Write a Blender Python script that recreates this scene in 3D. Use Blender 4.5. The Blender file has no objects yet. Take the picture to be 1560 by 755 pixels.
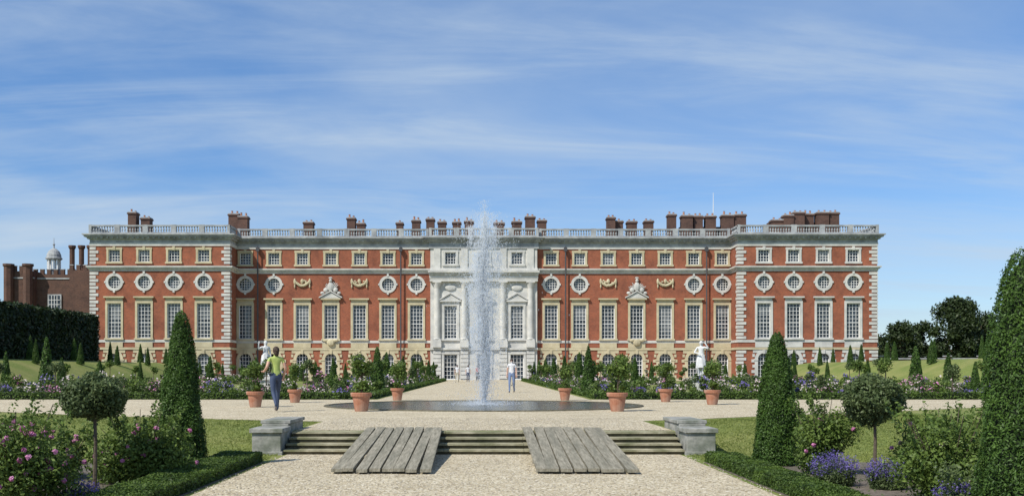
import bpy, math, random
import numpy as np
from mathutils import Vector, Matrix
random.seed(7); rng=np.random.default_rng(11)
scene=bpy.context.scene
# ------------------------------------------------------------------ materials
def nmat(name):
    m=bpy.data.materials.new(name); m.use_nodes=True
    nt=m.node_tree; b=nt.nodes['Principled BSDF']; return m,nt,b
def N(nt,t,**k):
    n=nt.nodes.new(t)
    for a,v in k.items(): setattr(n,a,v)
    return n
def ramp(nt,cols):
    r=N(nt,'ShaderNodeValToRGB'); e=r.color_ramp.elements
    e[0].position=cols[0][0]; e[0].color=(*cols[0][1],1)
    e[1].position=cols[-1][0]; e[1].color=(*cols[-1][1],1)
    for p,c in cols[1:-1]:
        x=e.new(p); x.color=(*c,1)
    return r
def noisy(name,c0,c1,scale=5,rough=.8,bump=.0,bscale=None,detail=6,c2=None,scale2=.3,stretch=None,spec=.3,mix2=.5):
    m,nt,b=nmat(name); L=nt.links
    tc=N(nt,'ShaderNodeTexCoord'); src=tc.outputs['Object']
    if stretch:
        mp=N(nt,'ShaderNodeMapping'); mp.inputs['Scale'].default_value=stretch
        L.new(src,mp.inputs[0]); src=mp.outputs[0]
    n=N(nt,'ShaderNodeTexNoise'); n.inputs['Scale'].default_value=scale; n.inputs['Detail'].default_value=detail; n.inputs['Roughness'].default_value=.65
    L.new(src,n.inputs['Vector'])
    r=ramp(nt,[(.32,c0),(.68,c1)]); L.new(n.outputs['Fac'],r.inputs[0]); out=r.outputs[0]
    if c2:
        n2=N(nt,'ShaderNodeTexNoise'); n2.inputs['Scale'].default_value=scale2; n2.inputs['Detail'].default_value=5
        L.new(src,n2.inputs['Vector'])
        r2=ramp(nt,[(.42,(0,0,0)),(.68,(mix2,)*3)]); L.new(n2.outputs['Fac'],r2.inputs[0])
        mx=N(nt,'ShaderNodeMixRGB'); mx.inputs[2].default_value=(*c2,1)
        L.new(r2.outputs[0],mx.inputs[0]); L.new(out,mx.inputs[1]); out=mx.outputs[0]
    L.new(out,b.inputs['Base Color']); b.inputs['Roughness'].default_value=rough
    b.inputs['Specular IOR Level'].default_value=spec
    if bump:
        bn=N(nt,'ShaderNodeTexNoise'); bn.inputs['Scale'].default_value=bscale or scale*2; bn.inputs['Detail'].default_value=4
        L.new(src,bn.inputs['Vector'])
        bp=N(nt,'ShaderNodeBump'); bp.inputs['Strength'].default_value=bump; bp.inputs['Distance'].default_value=.03
        L.new(bn.outputs['Fac'],bp.inputs['Height']); L.new(bp.outputs[0],b.inputs['Normal'])
    return m
def foliage(name,cd,cl,scale=2.0,trans=.25):
    m,nt,b=nmat(name); L=nt.links
    g=N(nt,'ShaderNodeNewGeometry'); tc=N(nt,'ShaderNodeTexCoord')
    n=N(nt,'ShaderNodeTexNoise'); n.inputs['Scale'].default_value=scale; n.inputs['Detail'].default_value=3
    L.new(tc.outputs['Object'],n.inputs['Vector'])
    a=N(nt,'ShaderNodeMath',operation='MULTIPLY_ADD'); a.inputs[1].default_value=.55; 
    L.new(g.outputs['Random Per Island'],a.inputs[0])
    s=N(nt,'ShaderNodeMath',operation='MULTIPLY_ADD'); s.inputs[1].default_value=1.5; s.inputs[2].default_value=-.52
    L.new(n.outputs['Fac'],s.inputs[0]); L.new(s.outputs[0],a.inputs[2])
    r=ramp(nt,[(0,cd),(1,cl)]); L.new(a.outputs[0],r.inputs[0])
    L.new(r.outputs[0],b.inputs['Base Color']); b.inputs['Roughness'].default_value=.55; b.inputs['Specular IOR Level'].default_value=.3
    t=N(nt,'ShaderNodeBsdfTranslucent'); L.new(r.outputs[0],t.inputs[0])
    mx=N(nt,'ShaderNodeMixShader'); mx.inputs[0].default_value=trans
    L.new(b.outputs[0],mx.inputs[1]); L.new(t.outputs[0],mx.inputs[2])
    L.new(mx.outputs[0],nt.nodes['Material Output'].inputs['Surface'])
    return m
def brickmat(name,c1,c2,mort,big):
    m,nt,b=nmat(name); L=nt.links
    tc=N(nt,'ShaderNodeTexCoord'); sp=N(nt,'ShaderNodeSeparateXYZ'); L.new(tc.outputs['Object'],sp.inputs[0])
    ad=N(nt,'ShaderNodeMath',operation='ADD'); L.new(sp.outputs[0],ad.inputs[0]); L.new(sp.outputs[1],ad.inputs[1])
    cb=N(nt,'ShaderNodeCombineXYZ'); L.new(ad.outputs[0],cb.inputs[0]); L.new(sp.outputs[2],cb.inputs[1])
    br=N(nt,'ShaderNodeTexBrick'); br.inputs['Scale'].default_value=1; br.inputs['Brick Width'].default_value=.24; br.inputs['Row Height'].default_value=.08
    br.inputs['Mortar Size'].default_value=.007
    br.inputs['Color1'].default_value=(*c1,1); br.inputs['Color2'].default_value=(*c2,1); br.inputs['Mortar'].default_value=(*mort,1)
    L.new(cb.outputs[0],br.inputs['Vector'])
    n=N(nt,'ShaderNodeTexNoise'); n.inputs['Scale'].default_value=.55; n.inputs['Detail'].default_value=8; n.inputs['Roughness'].default_value=.75
    L.new(tc.outputs['Object'],n.inputs['Vector'])
    r=ramp(nt,[(.33,(.62,.64,.70)),(.5,(.95,.95,.96)),(.68,big)]); L.new(n.outputs['Fac'],r.inputs[0])
    mx=N(nt,'ShaderNodeMixRGB',blend_type='MULTIPLY'); mx.inputs[0].default_value=1
    L.new(br.outputs[0],mx.inputs[1]); L.new(r.outputs[0],mx.inputs[2]); L.new(mx.outputs[0],b.inputs['Base Color'])
    b.inputs['Roughness'].default_value=.9; b.inputs['Specular IOR Level'].default_value=.2
    return m
def plain(name,c,rough=.7,metal=0,spec=.4):
    return noisy(name,tuple(x*.85 for x in c),tuple(min(1,x*1.1) for x in c),scale=9,rough=rough,spec=spec)
M={}
M['brick']=brickmat('red_brick',(.345,.098,.050),(.26,.076,.042),(.30,.19,.13),(1.2,1.15,1.1))
M['brick2']=brickmat('brown_brick',(.135,.068,.048),(.09,.048,.036),(.15,.12,.10),(1.15,1.1,1.05))
M['stone']=noisy('portland_stone',(.52,.51,.47),(.66,.64,.59),scale=1.3,rough=.85,c2=(.34,.34,.33),scale2=.9,mix2=.5)
M['cream']=noisy('cream_stone',(.48,.41,.26),(.60,.53,.36),scale=1.3,rough=.85,c2=(.34,.30,.20),scale2=.6)
M['grey']=noisy('weathered_stone',(.28,.29,.30),(.47,.48,.47),scale=1.8,rough=.9,c2=(.16,.165,.17),scale2=.8,mix2=.6)
M['white']=plain('white_paint',(.76,.75,.72),rough=.5)
M['lead']=plain('lead_roof',(.25,.26,.28),rough=.6)
M['pipe']=plain('dark_pipe',(.07,.07,.075),rough=.5)
M['glass']=noisy('window_glass',(.006,.009,.014),(.055,.07,.09),scale=.45,rough=.06,detail=2,spec=.5)
M['glass2']=noisy('window_blind_glass',(.06,.07,.08),(.17,.18,.19),scale=.5,rough=.12,detail=2,spec=.5)
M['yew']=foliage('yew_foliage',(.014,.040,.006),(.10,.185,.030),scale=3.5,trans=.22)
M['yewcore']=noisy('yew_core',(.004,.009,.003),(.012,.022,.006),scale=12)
M['leaf']=foliage('shrub_foliage',(.025,.06,.010),(.19,.27,.055),scale=3)
M['leaf2']=foliage('glossy_foliage',(.028,.055,.016),(.17,.22,.085),scale=4)
M['tree']=foliage('tree_foliage',(.008,.018,.006),(.050,.075,.020),scale=.35,trans=.12)
M['box']=foliage('box_hedge_foliage',(.02,.045,.010),(.12,.19,.03),scale=2)
M['hedge']=foliage('dark_hedge_foliage',(.006,.015,.006),(.035,.06,.016),scale=.7,trans=.1)
M['pink']=foliage('pink_petals',(.42,.10,.26),(.75,.38,.58),scale=3)
M['pale']=foliage('pale_petals',(.55,.42,.42),(.8,.72,.68),scale=3)
M['purple']=foliage('lavender_petals',(.09,.07,.24),(.24,.19,.48),scale=3)
M['bark']=noisy('bark',(.06,.045,.03),(.14,.11,.08),scale=12,bump=.5)
M['soil']=noisy('soil',(.10,.08,.065),(.22,.185,.15),scale=9,bump=.9,bscale=22,c2=(.05,.06,.025),scale2=1.4)
M['terra']=noisy('terracotta',(.32,.13,.075),(.45,.21,.13),scale=6,c2=(.42,.33,.26),scale2=3)
M['marble']=noisy('white_marble',(.62,.62,.6),(.78,.78,.76),scale=4,c2=(.4,.4,.38),scale2=5,mix2=.4)
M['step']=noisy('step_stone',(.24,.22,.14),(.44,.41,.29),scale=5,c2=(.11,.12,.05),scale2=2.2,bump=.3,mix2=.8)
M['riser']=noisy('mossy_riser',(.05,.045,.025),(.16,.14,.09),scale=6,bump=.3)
M['plinth']=noisy('plinth_stone',(.2,.20,.18),(.42,.41,.37),scale=7,c2=(.10,.12,.08),scale2=2.5,bump=.4,mix2=.8)
M['wood']=noisy('weathered_wood',(.17,.155,.115),(.38,.35,.275),scale=4,stretch=(8,.7,4),bump=.4,c2=(.13,.13,.10),scale2=.9,rough=.9)
M['wood'].node_tree.nodes['Principled BSDF'].inputs['Specular IOR Level'].default_value=.1
def gravelmat():
    m,nt,b=nmat('gravel'); L=nt.links
    tc=N(nt,'ShaderNodeTexCoord')
    v=N(nt,'ShaderNodeTexVoronoi'); v.inputs['Scale'].default_value=38; L.new(tc.outputs['Object'],v.inputs['Vector'])
    sp=N(nt,'ShaderNodeSeparateColor'); L.new(v.outputs['Color'],sp.inputs[0])
    r=ramp(nt,[(0,(.29,.24,.16)),(.35,(.50,.43,.305)),(.75,(.61,.54,.40)),(1,(.76,.72,.61))]); L.new(sp.outputs[0],r.inputs[0])
    n=N(nt,'ShaderNodeTexNoise'); n.inputs['Scale'].default_value=.9; n.inputs['Detail'].default_value=8; n.inputs['Roughness'].default_value=.75; L.new(tc.outputs['Object'],n.inputs['Vector'])
    r2=ramp(nt,[(.3,(.76,.74,.70)),(.7,(1.04,1.03,1.0))]); L.new(n.outputs['Fac'],r2.inputs[0])
    mx=N(nt,'ShaderNodeMixRGB',blend_type='MULTIPLY'); mx.inputs[0].default_value=1
    L.new(r.outputs[0],mx.inputs[1]); L.new(r2.outputs[0],mx.inputs[2]); L.new(mx.outputs[0],b.inputs['Base Color'])
    bp=N(nt,'ShaderNodeBump'); bp.inputs['Strength'].default_value=.8; bp.inputs['Distance'].default_value=.012; bp.invert=True
    L.new(v.outputs['Distance'],bp.inputs['Height']); L.new(bp.outputs[0],b.inputs['Normal'])
    b.inputs['Roughness'].default_value=.95; b.inputs['Specular IOR Level'].default_value=.1
    return m
M['gravel']=gravelmat()
M['pebble']=foliage('pebbles',(.22,.18,.12),(.70,.64,.52),scale=8,trans=0)
M['grass']=noisy('grass',(.105,.145,.028),(.21,.245,.06),scale=14,rough=.9,c2=(.30,.275,.10),scale2=.45,bump=.6,bscale=60,mix2=.65,detail=8)
M['blade']=foliage('grass_blades',(.09,.13,.022),(.30,.33,.09),scale=1.2,trans=.35)
def watermat():
    m,nt,b=nmat('pond_water'); L=nt.links
    b.inputs['Base Color'].default_value=(.06,.065,.05,1); b.inputs['Roughness'].default_value=.16
    tc=N(nt,'ShaderNodeTexCoord'); n=N(nt,'ShaderNodeTexNoise'); n.inputs['Scale'].default_value=6; n.inputs['Detail'].default_value=3
    L.new(tc.outputs['Object'],n.inputs['Vector']); bp=N(nt,'ShaderNodeBump'); bp.inputs['Strength'].default_value=.45; bp.inputs['Distance'].default_value=.05
    L.new(n.outputs['Fac'],bp.inputs['Height']); L.new(bp.outputs[0],b.inputs['Normal']); return m
M['water']=watermat()
def spraymat(name,fac):
    m,nt,b=nmat(name); L=nt.links
    b.inputs['Base Color'].default_value=(.9,.93,.96,1); b.inputs['Roughness'].default_value=.4
    t=N(nt,'ShaderNodeBsdfTransparent'); tl=N(nt,'ShaderNodeBsdfTranslucent'); tl.inputs[0].default_value=(.9,.94,.98,1)
    a=N(nt,'ShaderNodeMixShader'); a.inputs[0].default_value=.5; L.new(b.outputs[0],a.inputs[1]); L.new(tl.outputs[0],a.inputs[2])
    mx=N(nt,'ShaderNodeMixShader'); mx.inputs[0].default_value=fac; L.new(t.outputs[0],mx.inputs[1]); L.new(a.outputs[0],mx.inputs[2])
    L.new(mx.outputs[0],nt.nodes['Material Output'].inputs['Surface']); return m
M['spray']=spraymat('water_spray',.36); M['mist']=spraymat('water_mist',.22)
for n_,c_ in dict(skin=(.55,.33,.24),hair=(.05,.03,.02),lime=(.42,.50,.14),denim=(.045,.065,.12),shoe=(.25,.22,.2),
                  shirtw=(.65,.65,.66),blue=(.16,.22,.36),beige=(.45,.4,.3),dark=(.05,.05,.06),redc=(.5,.12,.1)).items(): M[n_]=plain(n_,c_)
# ------------------------------------------------------------------ mesh builder
class MB:
    def __init__(s): s.v=[];s.f=[];s.m=[]
    def add(s,vs,fs,mat=0):
        o=len(s.v); s.v.extend(vs); s.f.extend([tuple(i+o for i in f) for f in fs]); s.m.extend([mat]*len(fs))
    def box(s,x0,x1,y0,y1,z0,z1,mat=0):
        s.add([(x0,y0,z0),(x1,y0,z0),(x1,y1,z0),(x0,y1,z0),(x0,y0,z1),(x1,y0,z1),(x1,y1,z1),(x0,y1,z1)],
              [(0,3,2,1),(4,5,6,7),(0,1,5,4),(1,2,6,5),(2,3,7,6),(3,0,4,7)],mat)
    def lathe(s,cx,cy,prof,seg=12,mat=0,cap=True):
        vs=[];fs=[];n=len(prof)
        for r,z in prof:
            for k in range(seg):
                a=2*math.pi*k/seg; vs.append((cx+r*math.cos(a),cy+r*math.sin(a),z))
        for i in range(n-1):
            for k in range(seg):
                k2=(k+1)%seg; fs.append((i*seg+k,i*seg+k2,(i+1)*seg+k2,(i+1)*seg+k))
        if cap: fs.append(tuple(range((n-1)*seg,n*seg))); fs.append(tuple(range(seg-1,-1,-1)))
        s.add(vs,fs,mat)
    def tube(s,pts,rad,seg=8,mat=0):
        vs=[];fs=[];n=len(pts); P=[Vector(p) for p in pts]
        for i in range(n):
            d=(P[min(i+1,n-1)]-P[max(i-1,0)]).normalized()
            u=d.cross(Vector((0,1,.13))).normalized(); w=d.cross(u)
            for k in range(seg):
                a=2*math.pi*k/seg; q=P[i]+(u*math.cos(a)+w*math.sin(a))*rad[i]; vs.append(tuple(q))
        for i in range(n-1):
            for k in range(seg):
                k2=(k+1)%seg; fs.append((i*seg+k,i*seg+k2,(i+1)*seg+k2,(i+1)*seg+k))
        fs.append(tuple(range((n-1)*seg,n*seg))); fs.append(tuple(range(seg-1,-1,-1)))
        s.add(vs,fs,mat)
    def ell(s,c,r,mat=0,seg=12,rings=8):
        pr=[(max(.001,math.sin(math.pi*i/rings)),-math.cos(math.pi*i/rings)) for i in range(rings+1)]
        vs=[];fs=[]
        for a_,z in pr:
            for k in range(seg):
                a=2*math.pi*k/seg; vs.append((c[0]+r[0]*a_*math.cos(a),c[1]+r[1]*a_*math.sin(a),c[2]+r[2]*z))
        for i in range(rings):
            for k in range(seg):
                k2=(k+1)%seg; fs.append((i*seg+k,i*seg+k2,(i+1)*seg+k2,(i+1)*seg+k))
        s.add(vs,fs,mat)
    def leaves(s,P,Nn,size,mat=0,jit=.8,asp=.5):
        n=len(P); 
        if n==0: return
        Nn=Nn+rng.normal(size=(n,3))*jit; Nn/=np.linalg.norm(Nn,axis=1)[:,None]+1e-9
        t=np.cross(Nn,rng.normal(size=(n,3))); t/=np.linalg.norm(t,axis=1)[:,None]+1e-9
        b=np.cross(Nn,t); sz=(size*rng.uniform(.6,1.35,n))[:,None]
        V=np.stack([P-t*sz,P+b*sz*asp,P+t*sz,P-b*sz*asp],1).reshape(-1,3)
        o=len(s.v); s.v.extend(map(tuple,V.tolist()))
        F=(np.arange(n*4).reshape(n,4)+o).tolist(); s.f.extend(map(tuple,F)); s.m.extend([mat]*n)
    def octa(s,P,sx,sz,mat=0):
        n=len(P); sx=np.broadcast_to(sx,(n,)); sz=np.broadcast_to(sz,(n,)); z=np.zeros(n)
        offs=[(sx,z,z),(z,sx,z),(-sx,z,z),(z,-sx,z),(z,z,sz),(z,z,-sz)]
        V=np.stack([P+np.stack(o,1) for o in offs],1).reshape(-1,3); o=len(s.v); s.v.extend(map(tuple,V.tolist()))
        T=np.array([(0,1,4),(1,2,4),(2,3,4),(3,0,4),(1,0,5),(2,1,5),(3,2,5),(0,3,5)])
        F=(np.arange(n)[:,None,None]*6+T[None]+o).reshape(-1,3).tolist(); s.f.extend(map(tuple,F)); s.m.extend([mat]*len(F))
    def obj(s,name,mats,parent=None,smooth=False,loc=None):
        me=bpy.data.meshes.new(name); me.from_pydata(s.v,[],s.f)
        for m in mats: me.materials.append(M[m])
        me.polygons.foreach_set('material_index',s.m)
        if smooth: me.polygons.foreach_set('use_smooth',[True]*len(s.f))
        me.update(); o=bpy.data.objects.new(name,me); scene.collection.objects.link(o)
        if parent: o.parent=parent
        if loc: o.location=loc
        return o
def empty(name,loc=(0,0,0)):
    e=bpy.data.objects.new(name,None); scene.collection.objects.link(e); e.location=loc; return e
def smooth(t): t=max(0,min(1,t)); return t*t*(3-2*t)
TZ=.35
# ------------------------------------------------------------------ ground
def gh(x,y):
    ax=abs(x)
    if ax<3.9: base=0 if y<18.5 else min(TZ,TZ*(y-18.5)/.35)
    else: base=TZ*smooth((y-17.6)/4.6)
    bank=1.95*smooth((ax-27)/6)*smooth((y-38)/12)*(1-smooth((y-104)/14))
    return base+bank
xs=sorted(set([-3000,-800,-200,-100,-60]+[x for x in np.arange(-46,47,1.0)]+[-3.5,3.5,-3.85,3.85,-4.2,4.2,60,100,200,800,3000]))
ys=sorted(set([-600,-60,-10,0,10,14,17]+list(np.arange(17.5,24,.35))+[26,30,34]+list(np.arange(38,134,3.))+[150,250,600,3000]))
g=MB(); vs=[(float(x),float(y),gh(x,y)) for y in ys for x in xs]; nx=len(xs)
g.add(vs,[(j*nx+i,j*nx+i+1,(j+1)*nx+i+1,(j+1)*nx+i) for j in range(len(ys)-1) for i in range(nx-1)])
g.obj('ground',['grass'],smooth=True)
def sheet(name,pts,z,mat):
    b=MB(); b.add([(x,y,z) for x,y in pts],[tuple(range(len(pts)))]); return b.obj(name,[mat])
sheet('gravel_path',[(-3.42,-30),(3.42,-30),(3.42,17.83),(-3.42,17.83)],.004,'gravel')
left=[(-3.5,18.98),(-3.5,22.4),(-5,22.9),(-6.6,23.7),(-9.5,25.2),(-13,27.6),(-18,32),(-27,36),(-27,39.6)]
right=[(x*-1,y) for x,y in [(-3.5,18.98),(-3.5,22.6),(-5,23.6),(-7,25.2),(-11.7,28.4),(-18,33.5),(-27,36.5),(-27,39.6)]]
alley=[(4.1,39.6),(4.1,119),(30,119),(30,129.6),(-30,129.6),(-30,119),(-4.1,119),(-4.1,39.6)]
sheet('gravel_terrace',right+alley+left[::-1],TZ+.006,'gravel')
for sg in (-1,1):
    sheet('soil_bed',[(sg*3.5,-5),(sg*12,-5),(sg*12,16.3),(sg*3.5,16.3)][::(1 if sg>0 else -1)],.004,'soil')
b=MB(); n=9000
P=np.stack([rng.uniform(-3.5,3.5,n),rng.uniform(9,17.7,n),np.full(n,.008)],1); b.octa(P,rng.uniform(.006,.016,n),rng.uniform(.004,.01,n))
n=5000; P=np.stack([rng.uniform(-3.4,3.4,n),rng.uniform(19,24,n),np.full(n,TZ+.01)],1); b.octa(P,rng.uniform(.007,.016,n),rng.uniform(.004,.009,n))
b.obj('loose_pebbles',['pebble'])
b=MB(); n=90000
X=rng.uniform(3.55,11,n)*rng.choice([-1,1],n); Y=rng.uniform(16.2,26,n)
edge=rng.normal(0,.10,n)
keep=Y<np.where(X<0,22.0+np.maximum(0,(-X-4))*.55,22.2+np.maximum(0,(X-4))*.75)+edge
X=X[keep];Y=Y[keep]; Z=np.array([gh(x,y) for x,y in zip(X,Y)])
P=np.stack([X,Y,Z+.015],1); b.leaves(P,np.tile([0.,-1.,.3],(len(P),1)),.028,0,jit=.6,asp=.22)
b.obj('lawn_grass',['blade'])
# small weeds / leaf litter on the beds
b=MB(); n=14000; X=rng.uniform(3.7,8.5,n)*rng.choice([-1,1],n); Y=rng.uniform(9,16.3,n)
m_=(np.sin(X*5+Y*3)+np.sin(Y*7-X*2))>.2; P=np.stack([X,Y,rng.uniform(.01,.05,n)],1)[m_]; b.leaves(P,np.tile([0,0,1.],(len(P),1)),.018,0)
b.obj('bed_ground_cover',['leaf2'])
# ------------------------------------------------------------------ steps, plinths, ramps
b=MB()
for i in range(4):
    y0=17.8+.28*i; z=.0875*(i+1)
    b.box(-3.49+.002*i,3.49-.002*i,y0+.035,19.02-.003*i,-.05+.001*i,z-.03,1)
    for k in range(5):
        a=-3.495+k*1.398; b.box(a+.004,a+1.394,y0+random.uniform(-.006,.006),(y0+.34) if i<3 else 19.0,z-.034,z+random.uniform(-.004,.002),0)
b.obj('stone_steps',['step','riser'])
for sg in (-1,1):
    e=empty('stone_plinth',(sg*3.77,0,0))
    b=MB()
    b.box(-.25,.25,17.75,18.45,-.02,.38); b.box(-.29,.29,17.71,18.49,.38,.46)
    b.box(-.28,.28,17.72,18.48,-.03,.06)
    o=b.obj('front_block',['plinth'],e)
    b=MB(); b.box(-.24,.24,18.5,20.0,.0,.50); b.box(-.27,.27,18.53,20.03,.50,.565)
    b.obj('rear_block',['plinth'],e)
    for o in e.children:
        md=o.modifiers.new('b','BEVEL'); md.width=.012; md.segments=2
def ramp_obj(x0,x1):
    e=empty('wooden_ramp'); b=MB(); n=8; w=(x1-x0)/n
    for i in range(n):
        a=x0+i*w+random.uniform(.008,.02); c=x0+(i+1)*w-random.uniform(.006,.016)
        ya=14.4+random.uniform(-.03,.05); yb=18.93+random.uniform(-.03,.02); dz=random.uniform(-.006,.006); t=random.uniform(-.02,.02)
        V=[(a+t,ya,.035+dz),(c+t,ya,.035+dz),(c-t,yb,.375+dz),(a-t,yb,.375+dz)]
        V+=[(x,y,z+.045) for x,y,z in V]
        b.add(V,[(0,3,2,1),(4,5,6,7),(0,1,5,4),(1,2,6,5),(2,3,7,6),(3,0,4,7)])
    b.obj('planks',['wood'],e)
    b=MB()
    for k in range(4):
        y=14.6+k*1.1; z=.035+(y-14.4)*.0755; b.box(x0+.03,x1-.03,y,y+.09,max(.0,z-.10),z-.012)
    b.obj('bearers',['wood'],e)
ramp_obj(-2.17,-.74); ramp_obj(.72,2.18)
# ------------------------------------------------------------------ palace
pal=empty('brick_palace')
W=MB(); T=MB(); G=MB(); B=MB()
def wall(y,x0,x1,z0,z1,ops,mat=0,rev=1,depth=.32):
    X={x0,x1}; Z={z0,z1}
    for k,cx,a,c,w in ops: X|={cx-w/2,cx+w/2}; Z|={a,c}
    X=sorted(X);Z=sorted(Z)
    for i in range(len(X)-1):
        for j in range(len(Z)-1):
            mx=(X[i]+X[i+1])/2; mz=(Z[j]+Z[j+1])/2
            if any(abs(mx-cx)<w/2 and a<mz<c for k,cx,a,c,w in ops): continue
            W.add([(X[i],y,Z[j]),(X[i+1],y,Z[j]),(X[i+1],y,Z[j+1]),(X[i],y,Z[j+1])],[(0,1,2,3)],mat)
    for k,cx,a,c,w in ops:
        h=w/2
        if k=='rect': per=[(cx-h,a),(cx+h,a),(cx+h,c),(cx-h,c)]
        elif k=='round':
            r=h*.97; cz=(a+c)/2; n=32; per=[(cx+r*math.cos(2*math.pi*i/n),cz+r*math.sin(2*math.pi*i/n)) for i in range(n)]
            out=[]
            for px,pz in per:
                dx=(px-cx);dz=(pz-cz); s_=h/max(abs(dx),abs(dz)); out.append((cx+dx*s_,cz+dz*s_))
            for i in range(n):
                j=(i+1)%n; W.add([(per[i][0],y,per[i][1]),(out[i][0],y,out[i][1]),(out[j][0],y,out[j][1]),(per[j][0],y,per[j][1])],[(0,1,2,3)],mat)
        else:
            sz=c-h; n=16; arc=[(cx+h*math.cos(math.pi*i/n),sz+h*.999*math.sin(math.pi*i/n)) for i in range(n+1)]
            out=[]
            for px,pz in arc:
                dx=px-cx;dz=pz-sz; s_=h/max(abs(dx),abs(dz)); out.append((cx+dx*s_,sz+dz*s_))
            for i in range(n):
                W.add([(arc[i][0],y,arc[i][1]),(out[i][0],y,out[i][1]),(out[i+1][0],y,out[i+1][1]),(arc[i+1][0],y,arc[i+1][1])],[(0,1,2,3)],mat)
            per=[(cx-h,a),(cx+h,a)]+arc
        n=len(per)
        for i in range(n):
            p=per[i];q=per[(i+1)%n]
            W.add([(p[0],y,p[1]),(q[0],y,q[1]),(q[0],y+depth,q[1]),(p[0],y+depth,p[1])],[(3,2,1,0)],rev)
def glaze(kind,y,cx,a,c,w,nx_,nz_,blind=False):
    gy=y+.26; h=w/2+.02
    if kind=='round':
        n=24; cz=(a+c)/2; G.add([(cx+h*math.cos(2*math.pi*i/n),gy,cz+h*math.sin(2*math.pi*i/n)) for i in range(n)],[tuple(range(n))],0)
    else:
        G.add([(cx-h,gy,a-.02),(cx+h,gy,a-.02),(cx+h,gy,c+.02),(cx-h,gy,c+.02)],[(0,1,2,3)],0)
        if blind:
            zz=c-(c-a)*random.choice([.3,.45,.55,.8]); G.add([(cx-h,gy-.006,zz),(cx+h,gy-.006,zz),(cx+h,gy-.006,c+.02),(cx-h,gy-.006,c+.02)],[(0,1,2,3)],1)
    t=.025; fy=gy-.05
    hw=w/2
    def lim_x(x):
        if kind=='round':
            cz=(a+c)/2; d=math.sqrt(max(0,hw*hw-(x-cx)**2)); return cz-d,cz+d
        if kind=='arch':
            return a,(c-hw)+math.sqrt(max(0,hw*hw-(x-cx)**2))
        return a,c
    def lim_z(z):
        if kind=='round':
            cz=(a+c)/2; d=math.sqrt(max(0,hw*hw-(z-cz)**2)); return cx-d,cx+d
        if kind=='arch' and z>c-hw:
            d=math.sqrt(max(0,hw*hw-(z-(c-hw))**2)); return cx-d,cx+d
        return cx-hw,cx+hw
    for i in range(1,nx_):
        x=cx-hw+w*i/nx_; z0,z1=lim_x(x); B.box(x-t,x+t,fy,gy-.008,z0,z1)
    for j in range(1,nz_):
        z=a+(c-a)*j/nz_; x0,x1=lim_z(z); tt=t*(1.8 if (nz_>=6 and j==nz_//2) else 1); B.box(x0,x1,fy-.004,gy-.012,z-tt,z+tt)
    fr=.085
    if kind!='round':
        zt=c-(hw if kind=='arch' else 0)
        B.box(cx-hw,cx-hw+fr,fy-.02,gy-.01,a,zt); B.box(cx+hw-fr,cx+hw,fy-.02,gy-.01,a,zt)
        B.box(cx-hw,cx+hw,fy-.03,gy-.01,a,a+fr)
        if kind=='rect': B.box(cx-hw,cx+hw,fy-.03,gy-.01,c-fr,c)
def ringtrim(y,cx,cz,r0,r1,pr,mat,a0=0,a1=2*math.pi,n=32):
    vs=[];fs=[]
    for i in range(n+1):
        a=a0+(a1-a0)*i/n; ca,sa=math.cos(a),math.sin(a)
        vs+=[(cx+r0*ca,y+.05,cz+r0*sa),(cx+r0*ca,y-pr,cz+r0*sa),(cx+r1*ca,y-pr,cz+r1*sa),(cx+r1*ca,y+.05,cz+r1*sa)]
    for i in range(n):
        for k in range(3):
            p=i*4+k; fs.append((p,p+4,p+5,p+1))
    T.add(vs,fs,mat)
def pediment(y,cx,z,w,h,pr,mat):
    V=[(cx-w/2,y-pr,z),(cx+w/2,y-pr,z),(cx,y-pr,z+h)]; V+=[(a,y+.05,c) for a,_,c in V]
    T.add(V,[(0,1,2),(0,2,5,3),(1,4,5,2),(0,3,4,1)],mat)
    for sg in (-1,1):
        L_=[(cx+sg*(w/2+.12),z),(cx,z+h+.06),(cx,z+h+.22),(cx+sg*(w/2+.12),z+.15)]
        V=[(a,y-pr-.14,c) for a,c in L_]+[(a,y,c) for a,c in L_]
        F=[(0,1,2,3),(3,2,6,7),(0,4,5,1),(0,3,7,4)]
        T.add(V,F,mat)
def bigwin(y,cx,mat,ped=False,stone=0):
    glaze('rect',y,cx,5.55,9.85,1.66,4,9,blind=random.random()<.35)
    hw=.83
    T.box(cx-hw-.27,cx-hw,y-.09,y+.03,5.45,9.85,mat); T.box(cx+hw,cx+hw+.27,y-.09,y+.03,5.45,9.85,mat)
    T.box(cx-hw-.27,cx+hw+.27,y-.095,y+.03,9.85,10.12,mat)
    T.box(cx-hw-.2,cx+hw+.2,y-.06,y+.03,10.12,10.5,mat)
    T.box(cx-hw-.42,cx+hw+.42,y-.34,y+.03,10.5,10.68,mat)
    T.box(cx-hw-.36,cx+hw+.36,y-.24,y+.03,5.34,5.55,mat)
    T.box(cx-hw-.25,cx+hw+.25,y-.13,y+.03,4.42,5.02,mat)
def roundwin(y,cx,mat):
    glaze('round',y,cx,11.66,13.24,1.58,5,5)
    ringtrim(y,cx,12.45,.76,1.1,.10,mat); 
    T.box(cx-.12,cx+.12,y-.16,y+.03,13.45,13.78,mat); T.box(cx-.12,cx+.12,y-.16,y+.03,11.15,11.45,mat)
    for sg in (-1,1): T.box(cx+sg*1.12-.1,cx+sg*1.12+.1,y-.13,y+.03,12.33,12.57,mat)
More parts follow.
